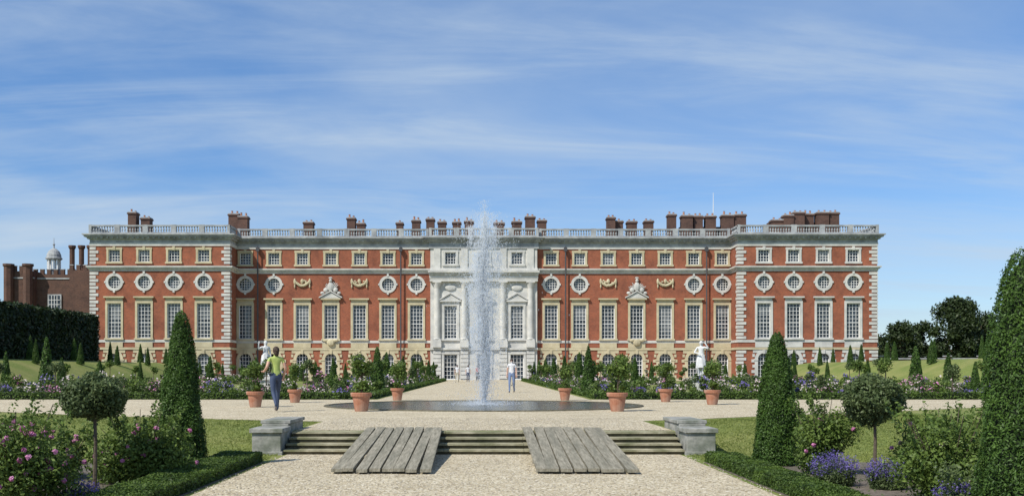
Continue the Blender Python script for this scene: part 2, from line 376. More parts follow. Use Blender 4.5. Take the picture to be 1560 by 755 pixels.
def atticwin(y,cx,mat):
    glaze('rect',y,cx,14.95,16.45,1.4,4,4,blind=random.random()<.25)
    T.box(cx-.95,cx-.7,y-.09,y+.03,14.85,16.45,mat); T.box(cx+.7,cx+.95,y-.09,y+.03,14.85,16.45,mat)
    T.box(cx-1.0,cx+1.0,y-.1,y+.03,16.45,16.72,mat); T.box(cx-1.05,cx+1.05,y-.18,y+.03,14.72,14.95,mat)
    T.box(cx-.16,cx+.16,y-.16,y+.03,16.4,16.85,mat)
def archwin(y,cx,mat):
    glaze('arch',y,cx,.75,3.7,1.5,4,6)
    ringtrim(y,cx,2.95,.75,1.12,.10,mat,0,math.pi,16)
    for sg in (-1,1):
        a,c=sorted((cx+sg*.75,cx+sg*1.13)); T.box(a,c,y-.105,y+.03,.35,2.78,mat)
        a,c=sorted((cx+sg*.74,cx+sg*1.25)); T.box(a,c,y-.16,y+.03,2.78,2.98,mat)
        for k in range(5):
            a,c=sorted((cx+sg*1.13,cx+sg*(1.42+.12*(k%2)))); T.box(a,c,y-.08,y+.03,.58+k*.66,.95+k*.66,mat)
    T.box(cx-.15,cx+.15,y-.2,y+.03,3.62,4.12,mat); T.box(cx-.95,cx+.95,y-.14,y+.03,.55,.75,mat)
    T.box(cx-1.35,cx+1.35,y-.06,y+.03,3.72,4.119,mat)
def swag(y,cx,z,mat):
    for sg in (-1,1): T.ell((cx+sg*.95,y-.12,z+.25),(.16,.14,.4),mat,8,6); T.ell((cx+sg*.95,y-.12,z-.35),(.1,.1,.25),mat,8,6)
    for i in range(11):
        t=i/10*2-1; T.ell((cx+t*.85,y-.13,z-.25+.42*t*t+random.uniform(-.03,.03)),(.17,.14,.19),mat,7,5)
    T.ell((cx,y-.14,z+.3),(.22,.14,.3),mat,8,6)
    for k in range(6): T.ell((cx+random.uniform(-.8,.8),y-.12,z+random.uniform(.0,.4)),(.14,.1,.12),mat,7,5)
def trophy(y,cx,mat):
    pediment(y,cx,10.7,2.7,.75,.3,mat)
    T.ell((cx,y-.25,12.15),(.38,.2,.6),mat,10,8); T.ell((cx,y-.3,12.9),(.2,.18,.25),mat,8,6); T.ell((cx,y-.25,13.25),(.26,.15,.12),mat,8,6)
    for k in range(14):
        a=math.pi*(.05+.9*k/13); l=random.uniform(.7,1.15)
        T.tube([(cx,y-.2,11.75),(cx+math.cos(a)*l*1.1,y-.22,11.75+math.sin(a)*l)],[.09,.05],5,mat)
    for sg in (-1,1):
        T.ell((cx+sg*.62,y-.25,11.7),(.3,.2,.3),mat,8,6); T.ell((cx+sg*1.05,y-.22,11.35),(.26,.16,.2),mat,8,6)
YC=130.; YW=126.5; YP=129.4
def section(y,x0,x1,cols,mat,special=(),hm=0,gm=1):
    ops=[]
    for i,cx in enumerate(cols):
        ops+= [('rect',cx,5.55,9.85,1.66),('rect',cx,14.95,16.45,1.4),('arch',cx,.75,3.7,1.5)]
        if i not in special: ops.append(('round',cx,11.66,13.24,1.58))
    wall(y,x0,x1,.2,17.3,ops)
    for i,cx in enumerate(cols):
        bigwin(y,cx,mat); atticwin(y,cx,mat); archwin(y,cx,gm)
        if i not in special: roundwin(y,cx,hm)
        elif i==special[1]: trophy(y,cx,0); T.ell((cx,y-.3,5.1),(.5,.2,.45),1,8,6); [T.ell((cx+s_*.6,y-.25,5.35),(.35,.16,.2),1,8,6) for s_ in (-1,1)]
        else: swag(y,cx,12.55,1)
    hb(y,x0,x1)
def hb(y,x0,x1):
    T.box(x0,x1,y-.12,y+.03,4.12,4.4,1); T.box(x0,x1,y-.07,y+.03,5.02,5.33,0)
    T.box(x0,x1,y-.11,y+.03,.2,.55,1)
    T.box(x0,x1,y-.10,y+.03,13.8,14.08,0); T.box(x0,x1,y-.28,y+.03,14.08,14.26,0); T.box(x0,x1,y-.42,y+.03,14.26,14.42,0)
    T.box(x0,x1,y-.10,y+.03,16.9,17.3,0)
    T.box(x0,x1,y-.06,y+.3,17.3,17.75,2); T.box(x0,x1,y-.32,y+.3,17.75,17.98,2); T.box(x0,x1,y-.6,y+.3,17.98,18.2,2); T.box(x0,x1,y-.78,y+.3,18.2,18.36,2)
    k=int((x1-x0)/.62)
    for i in range(k):
        x=x0+(x1-x0)*(i+.5)/k; T.box(x-.1,x+.1,y-.5,y-.05,17.77,17.975,2)
colsC=[8.55+3.62*k for k in range(7)]; colsW=[34.6+3.68*k for k in range(4)]
section(YC,-31.4,-6.75,[-c for c in colsC],1,(2,3,4),0)
section(YC,6.75,31.4,colsC,1,(2,3,4),0)
section(YW,-48.6,-31.4,[-c for c in colsW],1)
section(YW,31.4,48.6,colsW,0,(),0,0)
for sg in (-1,1):
    for x,ya,yb in ((31.4*sg,YW,YC),(48.6*sg,YW,YW+24)):
        W.add([(x,ya,.2),(x,yb,.2),(x,yb,17.3),(x,ya,17.3)],[(0,1,2,3)],0)
        for z0,z1,p,mt in ((4.12,4.4,.12,1),(5.02,5.33,.07,0),(13.8,14.08,.1,0),(14.08,14.26,.28,0),(14.26,14.42,.42,0),(16.9,17.3,.1,0),(17.3,17.75,.06,2),(17.75,17.98,.32,2),(17.98,18.2,.6,2),(18.2,18.36,.78,2)):
            d=-sg if abs(x)<40 else sg
            a,c=sorted((x-d*.03,x+d*p)); T.box(a,c,ya-p+.004,yb,z0+.002,z1-.002,mt)
    for xq,d in ((31.4*sg,sg),(48.6*sg,-sg)):
        z=.6; k=0
        while z<17.1:
            if not (4.0<z+.2<5.45 or 13.6<z+.2<14.5):
                w=1.0 if k%2 else .68
                a,c=sorted((xq+d*w,xq-d*.07)); T.box(a,c,YW-.075,YW+.6+.3*((k+1)%2),z,z+.33,0)
            z+=.44;k+=1
W.add([(-48.6,YW+24,.2),(48.6,YW+24,.2),(48.6,YW+24,17.3),(-48.6,YW+24,17.3)],[(3,2,1,0)],0)
ops=[];
for cx in (-4.2,0,4.2):
    ops+=[('rect',cx,5.55,9.7,1.6),('rect',cx,14.95,16.45,1.4),('rect',cx,.42,3.6,1.7)]
wall(YP,-6.75,6.75,.2,17.3,ops,mat=1)
for x in (-6.75,6.75): W.add([(x,YP,.2),(x,YC,.2),(x,YC,17.3),(x,YP,17.3)],[(0,1,2,3)],1)
for cx in (-4.2,0,4.2):
    glaze('rect',YP,cx,5.55,9.7,1.6,4,9,True); glaze('rect',YP,cx,14.95,16.45,1.4,4,4); glaze('rect',YP,cx,.42,3.6,1.7,4,6)
    for sg in (-1,1):
        a,c=sorted((cx+sg*.8,cx+sg*1.08)); T.box(a,c,YP-.1,YP+.03,5.45,9.7,0)
        a,c=sorted((cx+sg*.7,cx+sg*.95)); T.box(a,c,YP-.1,YP+.03,14.85,16.45,0)
        a,c=sorted((cx+sg*.85,cx+sg*1.1)); T.box(a,c,YP-.1,YP+.03,.42,3.6,0)
    T.box(cx-1.1,cx+1.1,YP-.1,YP+.03,9.7,10.2,0); T.box(cx-1.35,cx+1.35,YP-.3,YP+.03,10.2,10.4,0); pediment(YP,cx,10.4,2.5,.75,.22,0)
    T.box(cx-1.2,cx+1.2,YP-.2,YP+.03,5.3,5.5,0)
    T.box(cx-1,cx+1,YP-.11,YP+.03,16.45,16.7,0); T.box(cx-1.05,cx+1.05,YP-.18,YP+.03,14.72,14.95,0)
    T.box(cx-1.15,cx+1.15,YP-.14,YP+.03,3.6,3.9,0)
    T.ell((cx,YP-.1,12.0),(.7,.12,.4),0,10,6)
for cx in (-5.9,-2.45,2.45,5.9):
    T.box(cx-.55,cx+.55,YP-.55,YP+.03,4.45,5.25,0); T.box(cx-.5,cx+.5,YP-.5,YP+.03,5.25,5.5,0)
    T.lathe(cx,YP-.12,[(.46,5.5),(.4,5.65),(.40,5.8),(.39,8.5),(.34,11.9),(.36,11.95),(.42,12.2),(.52,12.55),(.54,12.6)],16,0)
    T.box(cx-.55,cx+.55,YP-.62,YP+.03,12.6,12.75,0)
    T.box(cx-.42,cx+.42,YP-.14,YP+.03,14.45,16.9,0)
    for k in range(7): T.box(cx-.5,cx+.5,YP-.2,YP+.03,.5+k*.52,.5+k*.52+.44,0)
T.box(-6.8,6.8,YP-.5,YP+.03,12.75,13.15,0); T.box(-6.85,6.85,YP-.55,YP+.03,13.15,13.6,0); T.box(-6.9,6.9,YP-.75,YP+.03,13.6,13.85,0); T.box(-7.0,7.0,YP-.95,YP+.03,13.85,14.1,0); T.box(-6.8,6.8,YP-.3,YP+.03,14.1,14.44,0)
T.box(-6.8,6.8,YP-.3,YP+.03,4.15,4.42,0); T.box(-6.78,6.78,YP-.12,YP+.03,.2,.42,0)
for z0,z1,p in ((16.92,17.3,.15),(17.3,17.75,.1),(17.75,17.98,.36),(17.98,18.2,.64),(18.2,18.36,.84)): T.box(-6.8-p,6.8+p,YP-p,YP+.7,z0+.003,z1+.003,2)
Bal=MB()
def balus(y,x0,x1,mat=0):
    Bal.box(x0,x1,y-.16,y+.16,18.37,18.58); Bal.box(x0,x1,y-.19,y+.19,19.28,19.46)
    n=max(1,round((x1-x0)/3.62)); st=(x1-x0)/n
    for i in range(n+1):
        x=x0+i*st; Bal.box(max(x0,x-.33),min(x1,x+.33),y-.2,y+.2,18.375,19.5)
        if i<n:
            m=8
            for k in range(m):
                xx=x+.42+(st-.84)*(k+.5)/m; Bal.lathe(xx,y,[(.09,18.58),(.05,18.68),(.12,18.86),(.05,19.1),(.09,19.28)],6,0,False)
balus(YC-.1,-31.2,-7); balus(YC-.1,7,31.2); balus(YW-.1,-48.7,-31.3); balus(YW-.1,31.3,48.7); balus(YP-.2,-6.9,6.9)
for x in (-31.45,31.45,-48.5,48.5):
    y1=YC if abs(x)<40 else YW+10
    Bal.box(x-.16,x+.16,YW+.1,y1-.3,19.281,19.461); Bal.box(x-.15,x+.15,YW+.1,y1-.3,18.37,18.58)
    k=YW+.5
    while k<y1-.4: Bal.lathe(x,k,[(.09,18.58),(.05,18.68),(.12,18.86),(.05,19.1),(.09,19.28)],6,0,False); k+=.36
R=MB(); R.box(-48.3,48.3,YC+.35,YW+23.8,17.2,18.3); R.box(-48.3,-31.5,YW+.35,YC+.34,17.2,18.301); R.box(31.5,48.3,YW+.35,YC+.34,17.2,18.301)
R.box(-44,44,136,148,18.3,19.4)
C=MB()
ch=[(-47.8,1.1,23.2),(-46.1,1.2,22.5),(-34.0,1.4,23.0),(-32.7,1.3,22.6),(-24,1.3,22),(-18,1.1,22.4),(-16.7,1.1,21.7),(-11.5,.9,21.9),(-9.2,1.1,22.1),(-7.3,1.1,22.4),(-5.7,1.1,22),(-3.7,1.1,22),(-2,1.2,22),
 (2.1,1.4,21.9),(4.5,1.3,22),(6.3,1.3,22.6),(7.9,1.2,22.1),(17.3,1.1,22.5),(18.5,1.0,22.1),(20.2,1.3,22),(22.4,1.2,22),(25.7,1.1,23),(27.7,1.5,22.8),(29.3,1.2,22.8),(31,1.4,22.8),(33.3,1.6,22.9),(35,1.6,23),
 (40,1.6,22.2),(41.4,1.3,22.8),(42.8,1.5,23.2),(44.4,1.3,23.1),(46.1,1.6,23.2),(47.7,1.3,23.2)]
for x,w,z in ch:
    y=140+random.uniform(-.6,.6); d=.7
    C.box(x-w/2,x+w/2,y-d,y+d,18.3,z-.45,0); C.box(x-w/2-.1,x+w/2+.1,y-d-.1,y+d+.1,z-.45,z-.25,0); C.box(x-w/2-.03,x+w/2+.03,y-d-.03,y+d+.03,z-.25,z-.1,1)
    for s_ in ((-1,1) if w>1.05 else (0,)):
        hh=random.uniform(.05,.38); C.lathe(x+s_*w*.25,y,[(.15,z-.1),(.12,z+hh),(.16,z+hh+.04)],8,2)
    C.box(x-w/2-.06,x+w/2+.06,y-d-.06,y+d+.06,19.5,19.65,0)
C.box(39.2,48.4,140.9,142,18.3,21.9,0); C.box(27,36,141,142,18.3,21.3,0)
C.lathe(31.6,141,[(.06,18.3),(.05,24),(.03,26)],6,3)
D=MB()
for x in (-28.6,-10.5,10.35,28.2):
    D.lathe(x,YC-.46,[(.09,.5),(.09,17.2)],8); D.box(x-.2,x+.2,YC-.6,YC-.2,16.6,17.1)
W.obj('walls',['brick','stone'],pal); T.obj('stone_trim',['stone','cream','grey'],pal); G.obj('window_glass',['glass','glass2'],pal)
B.obj('window_bars',['white'],pal); Bal.obj('balustrade',['grey'],pal); R.obj('roof',['lead'],pal)
C.obj('chimneys',['brick2','grey','terra','white'],pal); D.obj('drainpipes',['pipe'],pal)
# ------------------------------------------------------------------ tudor range on the left
tud=empty('tudor_gatehouse'); b=MB(); w_=MB()
b.box(-66,-50.5,150,168,.2,15.6); b.box(-69.6,-65.5,149,160,.2,16.0); b.box(-60.5,-57,149.5,160,.2,16.2)
def cren(x0,x1,y,z):
    x=x0
    while x<x1-.2: b.box(x,x+.55,y,y+.4,z,z+.7); b.box(x-.03,x+.58,y-.03,y+.43,z+.7,z+.8,1); x+=1.0
cren(-66,-60.6,150,15.6); cren(-57,-50.5,150,15.6); cren(-69.6,-65.6,149,16.0); cren(-60.5,-57.1,149.5,16.2)
for x0,x1,y in ((-69.7,-65.4,148.9),(-65.4,-50.5,149.9)): b.box(x0,x1,y,y+.3,14.9,15.1,1)
for x,z in ((-62.8,10.7),(-55,11)):
    b.box(x-1.0,x+1.0,149.8,150.3,z-2.3,z+2.0,1); b.box(x-.8,x+.8,149.78,150.2,z-2.1,z+1.8,2)
    for k in range(1,4): b.box(x-.8+.4*k-.04,x-.8+.4*k+.04,149.72,149.78,z-2.1,z+1.8,3)
    for k in range(1,6): b.box(x-.8,x+.8,149.71,149.77,z-2.1+.65*k-.04,z-2.1+.65*k+.04,3)
for x,y in ((-69,148.7),(-66.2,148.7)): b.lathe(x,y,[(.7,.2),(.7,16.6),(.85,16.7),(.85,17.0),(.1,17.05)],8,0)
for x in (-61.5,-60.1,-58.8): b.lathe(x,153,[(.55,15.6),(.55,16.6),(.38,16.8),(.38,19.6),(.55,19.9),(.55,20.2)],10,0)
b.box(-58.3,-57.1,152,153.3,15.6,20.4,0); b.box(-58.45,-56.95,151.9,153.4,20.4,20.7,0)
b.lathe(-63.8,152,[(1.0,15.6),(1.0,16.4),(1.15,16.5)],8,1)
for k in range(8):
    a=math.pi/4*k+.2; b.box(-63.8+math.cos(a)*.85-.1,-63.8+math.cos(a)*.85+.1,152+math.sin(a)*.85-.1,152+math.sin(a)*.85+.1,16.5,18.0,3)
b.lathe(-63.8,152,[(1.15,18.0),(1.2,18.2),(1.05,18.3),(1.0,18.7),(.78,19.2),(.4,19.55),(.12,19.7),(.1,20.1),(.2,20.25),(.05,20.4),(.03,21.2)],16,1)
b.obj('walls_and_turrets',['brick2','grey','glass','marble'],tud)
# ------------------------------------------------------------------ vegetation generators
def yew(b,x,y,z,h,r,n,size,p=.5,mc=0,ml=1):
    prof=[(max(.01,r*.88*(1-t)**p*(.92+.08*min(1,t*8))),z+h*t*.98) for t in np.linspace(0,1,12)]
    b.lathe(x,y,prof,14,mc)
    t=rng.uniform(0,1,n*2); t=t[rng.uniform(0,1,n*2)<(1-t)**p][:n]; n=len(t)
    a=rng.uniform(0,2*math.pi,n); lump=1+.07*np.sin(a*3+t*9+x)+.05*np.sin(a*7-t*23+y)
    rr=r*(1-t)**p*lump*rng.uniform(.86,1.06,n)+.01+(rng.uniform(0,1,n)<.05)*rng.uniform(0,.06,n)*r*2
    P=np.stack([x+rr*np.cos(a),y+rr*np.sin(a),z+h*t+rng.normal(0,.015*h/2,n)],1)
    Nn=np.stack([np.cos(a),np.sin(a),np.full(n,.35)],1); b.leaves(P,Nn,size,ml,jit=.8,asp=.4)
def blobs(b,cs,n,size,ml=0,flat=.0,shell=(.72,1.08)):
    cs=np.array(cs); w=cs[:,3]**2; w/=w.sum()
    for c,ww in zip(cs,w):
        k=max(6,int(n*ww)); d=rng.normal(size=(k,3)); d/=np.linalg.norm(d,axis=1)[:,None]
        if len(c)>4: rv=np.array([c[3],c[3],c[4]])
        else: rv=np.array([c[3]]*3)
        P=c[:3]+d*rv*rng.uniform(*shell,k)[:,None]; ok=P[:,2]>0.02
        b.leaves(P[ok],d[ok],size,ml,jit=.9,asp=.5)
def shrubspec(x,y,z,w,h,k=9):
    out=[]
    for i in range(k):
        a=random.uniform(0,6.28); rr=random.uniform(0,.7)*w/2; rad=random.uniform(.2,.34)*w
        zz=z+min(h-rad*.8,random.uniform(.25,.95)*h*(1-.35*(2*rr/w)**2)); out.append((x+rr*math.cos(a),y+rr*math.sin(a),max(z+rad*.5,zz-rad*.4),rad,rad*.85))
    return out
def yew_tree(x,y,z,h,r,n,size,p=.5):
    b=MB(); b.lathe(0,0,[(.05,-.02),(.045,.15)],8,2); yew(b,0,0,0.03,h,r,n,size,p); return b.obj('yew_topiary_tree',['yewcore','yew','bark'],loc=(x,y,z))
yew_tree(-4.55,15.4,0,2.32,.345,26000,.020,.5)
yew_tree(4.55,15.9,0,2.02,.345,24000,.020,.5)
yew_tree(5.02,9.5,0,2.54,.41,34000,.017,.36)
ym=[yew_tree(0,0,-50,2.3,.36,3200,.05,.6)]
ym[0].name='tmp'; meshes=[ym[0].data]; 
for k in range(2):
    o=yew_tree(0,0,-50,2.3,.34+.05*k,3000,.05,.7); meshes.append(o.data); ym.append(o)
for o in ym: bpy.data.objects.remove(o)
def yinst(x,y,h):
    o=bpy.data.objects.new('yew_topiary_tree',random.choice(meshes)); scene.collection.objects.link(o)
    o.location=(x,y,gh(x,y)-.02); s_=h/2.3; o.scale=(s_*random.uniform(.9,1.1),)*2+(s_,); o.rotation_euler[2]=random.uniform(0,6)
for x,y,h in [(-19.3,45.2,2.6),(-23.5,57,1.9),(-26.6,57,2.2),(-13.9,52,1.9),(-5.1,49,2.3),(5.0,49,2.3),(5.6,60,2.2),(-5.7,60,2.2),(19.4,46,2.2),(26.3,58,2.1),(24,50,1.6)]: yinst(x,y,h)
for y in (71,82,93,104,114):
    for sg in (-1,1): yinst(sg*5.6,y,2.2)
for y in range(48,112,8):
    for sg in (-1,1): 
        yinst(sg*25.5,y+4,1.9)
        if y>50: yinst(sg*31.5,y,1.7); yinst(sg*36.5 if sg>0 else -33.2,y+3,1.8)
for x in (10,15,20): 
    for sg in (-1,1):
        for y in (68,92,112): yinst(sg*x,y+random.uniform(-1,1),2.0)
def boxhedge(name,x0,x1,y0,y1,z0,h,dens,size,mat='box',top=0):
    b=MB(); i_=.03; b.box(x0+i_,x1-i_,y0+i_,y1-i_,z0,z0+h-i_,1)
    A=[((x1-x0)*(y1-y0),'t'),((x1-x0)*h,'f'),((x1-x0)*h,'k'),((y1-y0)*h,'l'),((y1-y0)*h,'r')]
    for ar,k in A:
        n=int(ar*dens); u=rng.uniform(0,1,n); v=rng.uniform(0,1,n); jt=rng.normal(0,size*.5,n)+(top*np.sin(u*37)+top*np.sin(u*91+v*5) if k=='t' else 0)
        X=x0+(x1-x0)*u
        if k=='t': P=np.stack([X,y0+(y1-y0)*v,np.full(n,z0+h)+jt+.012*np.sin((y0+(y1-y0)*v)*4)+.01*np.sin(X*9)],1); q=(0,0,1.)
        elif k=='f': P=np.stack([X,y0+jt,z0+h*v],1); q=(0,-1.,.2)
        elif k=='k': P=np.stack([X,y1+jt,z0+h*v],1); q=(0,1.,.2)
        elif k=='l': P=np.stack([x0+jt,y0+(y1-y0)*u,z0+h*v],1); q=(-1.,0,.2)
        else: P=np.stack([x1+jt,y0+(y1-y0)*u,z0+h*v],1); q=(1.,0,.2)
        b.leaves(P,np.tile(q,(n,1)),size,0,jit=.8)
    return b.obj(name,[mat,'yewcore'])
boxhedge('box_hedge',-4.15,-3.55,8,16.4,0,.16,5500,.016); boxhedge('box_hedge',3.55,4.05,8,16.4,0,.15,5500,.016)
boxhedge('box_hedge',-27,-4.6,39.9,40.3,TZ,.24,600,.045); boxhedge('box_hedge',4.6,27,39.9,40.3,TZ,.24,600,.045)
boxhedge('box_hedge',-4.7,-4.35,40.3,118,TZ,.24,260,.06); boxhedge('box_hedge',4.35,4.7,40.3,118,TZ,.24,260,.06)
boxhedge('tall_hedge',-39.5,-35,58,93,1.9,4.5,90,.16,'hedge',top=.09)
def shrub(name,x,y,w,h,n,size,mat='leaf',fl=None,nf=0,k=11,fs=.035,hz=.55):
    b=MB(); sp=shrubspec(0,0,0,w,h,k); blobs(b,sp,n,size,0,shell=(.35,1.12))
    for i in range(9):
        a=random.uniform(0,6.28); b.tube([(0,0,0),(math.cos(a)*w*.15,math.sin(a)*w*.15,h*.4),(math.cos(a)*w*.36,math.sin(a)*w*.36,h*random.uniform(.7,1.08))],[.014,.009,.004],5,1)
    for i in range(26):
        a=random.uniform(0,6.28); r0=random.uniform(.1,.45)*w; z0=h*random.uniform(.6,.85); L_=random.uniform(.14,.36)
        t=rng.uniform(0,1,40)[:,None]; base=np.array([math.cos(a)*r0,math.sin(a)*r0,z0]); d=np.array([math.cos(a)*.5,math.sin(a)*.5,1.])*L_
        b.leaves(base+t*d+rng.normal(0,.02,(40,3)),rng.normal(size=(40,3)),size,0)
    if fl:
        for i in range(nf):
            c=sp[random.randrange(len(sp))]; d=Vector((random.gauss(0,1),random.gauss(-.5,1),random.gauss(.5,.8))).normalized()
            q=np.array([c[0]+d.x*c[3]*1.1,c[1]+d.y*c[3]*1.1,c[2]+d.z*c[3]*1.05])
            if q[2]<h*.25: continue
            m=16; dd=rng.normal(size=(m,3)); dd/=np.linalg.norm(dd,axis=1)[:,None]; b.leaves(q+dd*fs*.6,dd,fs*.6,2,jit=.3,asp=.9)
    return b.obj(name,[mat,'bark',fl or 'pink'],loc=(x,y,0))
shrub('rose_bush',-4.55,13.5,1.35,.88,20000,.026,'leaf','pink',26,k=14)
shrub('rose_bush',-4.85,10.5,1.2,1.04,17000,.022,'leaf','pink',110,fs=.032,k=12)
shrub('rose_bush',-5.6,11.2,1.3,1.08,16000,.024,'leaf','pink',100,fs=.034)
shrub('rose_bush',-5.7,13.8,1.2,.7,9000,.026,'leaf','pink',20)
shrub('green_shrub',4.75,14.5,.95,1.0,17000,.025,'leaf','pink',10)
shrub('green_shrub',5.15,11.4,1.35,1.02,22000,.024,'leaf','pale',6,k=14)
shrub('green_shrub',6.1,13.6,1.2,.9,10000,.026,'leaf','pink',18)
shrub('green_shrub',5.9,9.9,1.0,.8,7000,.024,'leaf')
shrub('low_shrub',4.9,10.3,.6,.3,3000,.02,'leaf2',k=7)
def lavender(x,y,w,h,n):
    b=MB(); P=[];Q=[]
    for i in range(n):
        a=random.uniform(0,6.28); r=random.random()**.5*w/2; lean=.35*r/(w/2)+random.gauss(0,.07)
        bx,by=math.cos(a)*r*.7,math.sin(a)*r*.7; hh=h*random.uniform(.5,1.15)*(1-.35*(2*r/w)**2)
        tx,ty=bx+math.cos(a)*lean*hh,by+math.sin(a)*lean*hh
        d=np.array([tx-bx,ty-by,hh]); t=rng.uniform(.0,.78,7)[:,None]; P.append(np.array([bx,by,0])+t*d+rng.normal(0,.010,(7,3)))
        if random.random()<.7:
            t=rng.uniform(.8,1,4)[:,None]; Q.append(np.array([bx,by,0])+t*d+rng.normal(0,.006,(4,3)))
    P=np.concatenate(P);Q=np.concatenate(Q); b.leaves(P,rng.normal(size=P.shape),.022,0,asp=.3); b.leaves(Q,rng.normal(size=Q.shape),.012,1,asp=.6)
    b.obj('lavender_clump',['leaf2','purple'],loc=(x,y,0))
lavender(4.45,13.0,.6,.42,680); lavender(4.95,12.6,.5,.38,560); lavender(4.85,10.45,.5,.34,420); lavender(-4.3,10.9,.4,.3,260)
def standard(x,y,cz,r,rz,n,size,z0=0,name='bay_standard_tree'):
    b=MB(); b.tube([(0,0,0),(.012,.0,cz*.5),(0,0,cz-rz*.5)],[.028,.022,.02],8,1)
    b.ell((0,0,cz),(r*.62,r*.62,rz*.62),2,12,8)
    for i in range(7):
        a=i*.9; b.tube([(0,0,cz-rz*.7),(math.cos(a)*r*.6,math.sin(a)*r*.6,cz+random.uniform(-.3,.5)*rz)],[.012,.004],5,1)
    cs=[(0,0,cz,r*.8,rz*.8)]
    for i in range(16):
        d=Vector((random.gauss(0,1),random.gauss(0,1),random.gauss(0,1))).normalized(); cs.append((d.x*r*.66,d.y*r*.66,cz+d.z*rz*.66,r*.38,rz*.38))
    blobs(b,cs,n,size,0,shell=(.6,1.12)); b.obj(name,['leaf2','bark','yewcore'],loc=(x,y,z0))
standard(-4.75,12.5,1.13,.39,.30,17000,.024); standard(5.15,13.5,1.07,.41,.35,18000,.024)
def pot(x,y,s=1,style=0):
    e=empty('potted_tree',(x,y,TZ+.005)); e.scale=(s,s,s)
    b=MB(); b.lathe(0,0,[(.15,0),(.16,.03),(.215,.34),(.22,.36),(.255,.37),(.265,.44),(.255,.46),(.22,.46),(.20,.41)],24,0,True); b.lathe(0,0,[(.22,.408),(.001,.409)],20,1,False)
    b.obj('terracotta_pot',['terra','soil'],e,smooth=False)
    b=MB(); b.tube([(0,0,.38),(.02,0,.7),(0,.01,1.0)],[.024,.018,.014],8,1)
    cs=[]
    for i in range(9): cs.append((random.uniform(-.2,.2),random.uniform(-.2,.2),random.uniform(.9,1.28),random.uniform(.12,.19)))
    for i in range(5): cs.append((random.uniform(-.12,.12),random.uniform(-.12,.12),random.uniform(.5,.7),random.uniform(.07,.12)))
    for i in range(8):
        c=cs[i]; b.tube([(0,0,.8),(c[0]*.6,c[1]*.6,(c[2]+.85)/2),(c[0],c[1],c[2])],[.014,.009,.004],5,1)
    blobs(b,cs,1800,.042,0,shell=(.1,1.3)); b.obj('foliage',['leaf','bark'],e)
for x,y,s in [(-6.96,31.2,1.05),(-6.6,35.8,1),(-3.35,28.0,1.12),(-3.25,38.5,1),(3.05,38.5,1),(3.65,28.0,1.12),(7.5,33.6,1.05),(6.5,36.6,1)]: pot(x,y,s)
def bed(name,x0,x1,y0,y1,step,nl,size,rows=2,hmax=1.0,stand=.12,edge=None):
    b=MB(); long_x=(x1-x0)>(y1-y0); L_=max(x1-x0,y1-y0); k=int(L_/step)
    b.add([(x0,y0,TZ+.004),(x1,y0,TZ+.004),(x1,y1,TZ+.004),(x0,y1,TZ+.004)],[(0,1,2,3)],5)
    for i in range(k):
        for r_ in range(rows):
            u=(i+random.uniform(.1,.9))/k; v=(r_+random.uniform(.2,.8))/rows
            x=x0+(x1-x0)*(u if long_x else v); y=y0+(y1-y0)*(v if long_x else u)
            w=random.uniform(.5,1.1); h=random.uniform(.35,hmax)
            t=random.random(); leafm=0 if random.random()<.6 else 1
            if t<stand:
                hh=random.uniform(1.2,1.8); b.tube([(x,y,TZ),(x,y,TZ+hh-.2)],[.03,.02],5,6)
                cs=[(x+random.uniform(-.16,.16),y+random.uniform(-.16,.16),TZ+hh-random.uniform(0,.3),random.uniform(.16,.26)) for _ in range(5)]
                blobs(b,cs,int(nl*1.3),size,leafm,shell=(.4,1.1)); continue
            sp=shrubspec(x,y,TZ,w,h,5); blobs(b,sp,nl,size,leafm,shell=(.4,1.1))
            t=random.random()
            if t<.48:
                fm=2 if t<.12 else (3 if t<.36 else 4); nf=int(nl*.14) if fm<4 else int(nl*.16)
                c=sp[:]; P=[]
                for _ in range(nf):
                    q=random.choice(c); d=Vector((random.gauss(0,1),random.gauss(-.3,1),abs(random.gauss(0,1)))).normalized(); P.append((q[0]+d.x*q[3]*1.1,q[1]+d.y*q[3]*1.1,q[2]+d.z*q[3]*1.1))
                b.leaves(np.array(P),np.tile([0,-.6,1.],(len(P),1)),size*.8,fm,asp=.8)
    b.obj(name,['leaf','leaf2','pink','pale','purple','soil','bark'])
for sg in (-1,1):
    a,c=sorted((sg*4.9,sg*27)); bed('flower_bed',a,c,40.5,43.4,.62,420,.05,rows=3,hmax=1.2)
    a,c=sorted((sg*4.8,sg*6.6)); bed('flower_bed',a,c,44,116,1.1,220,.07)
    a,c=sorted((sg*7,sg*26)); bed('flower_bed',a,c,60,62,1.0,220,.07); 
    bed('flower_bed',a,c,84,86.5,1.1,180,.09); bed('flower_bed',a,c,113,117,1.0,170,.12,hmax=1.5,stand=.2)
    a,c=sorted((sg*24.6,sg*26.6)); bed('flower_bed',a,c,44,112,1.4,180,.08)
    a,c=sorted((sg*31,sg*48)); bed('flower_bed',a,c,121,124.5,1.0,160,.12,hmax=1.6,stand=.2)
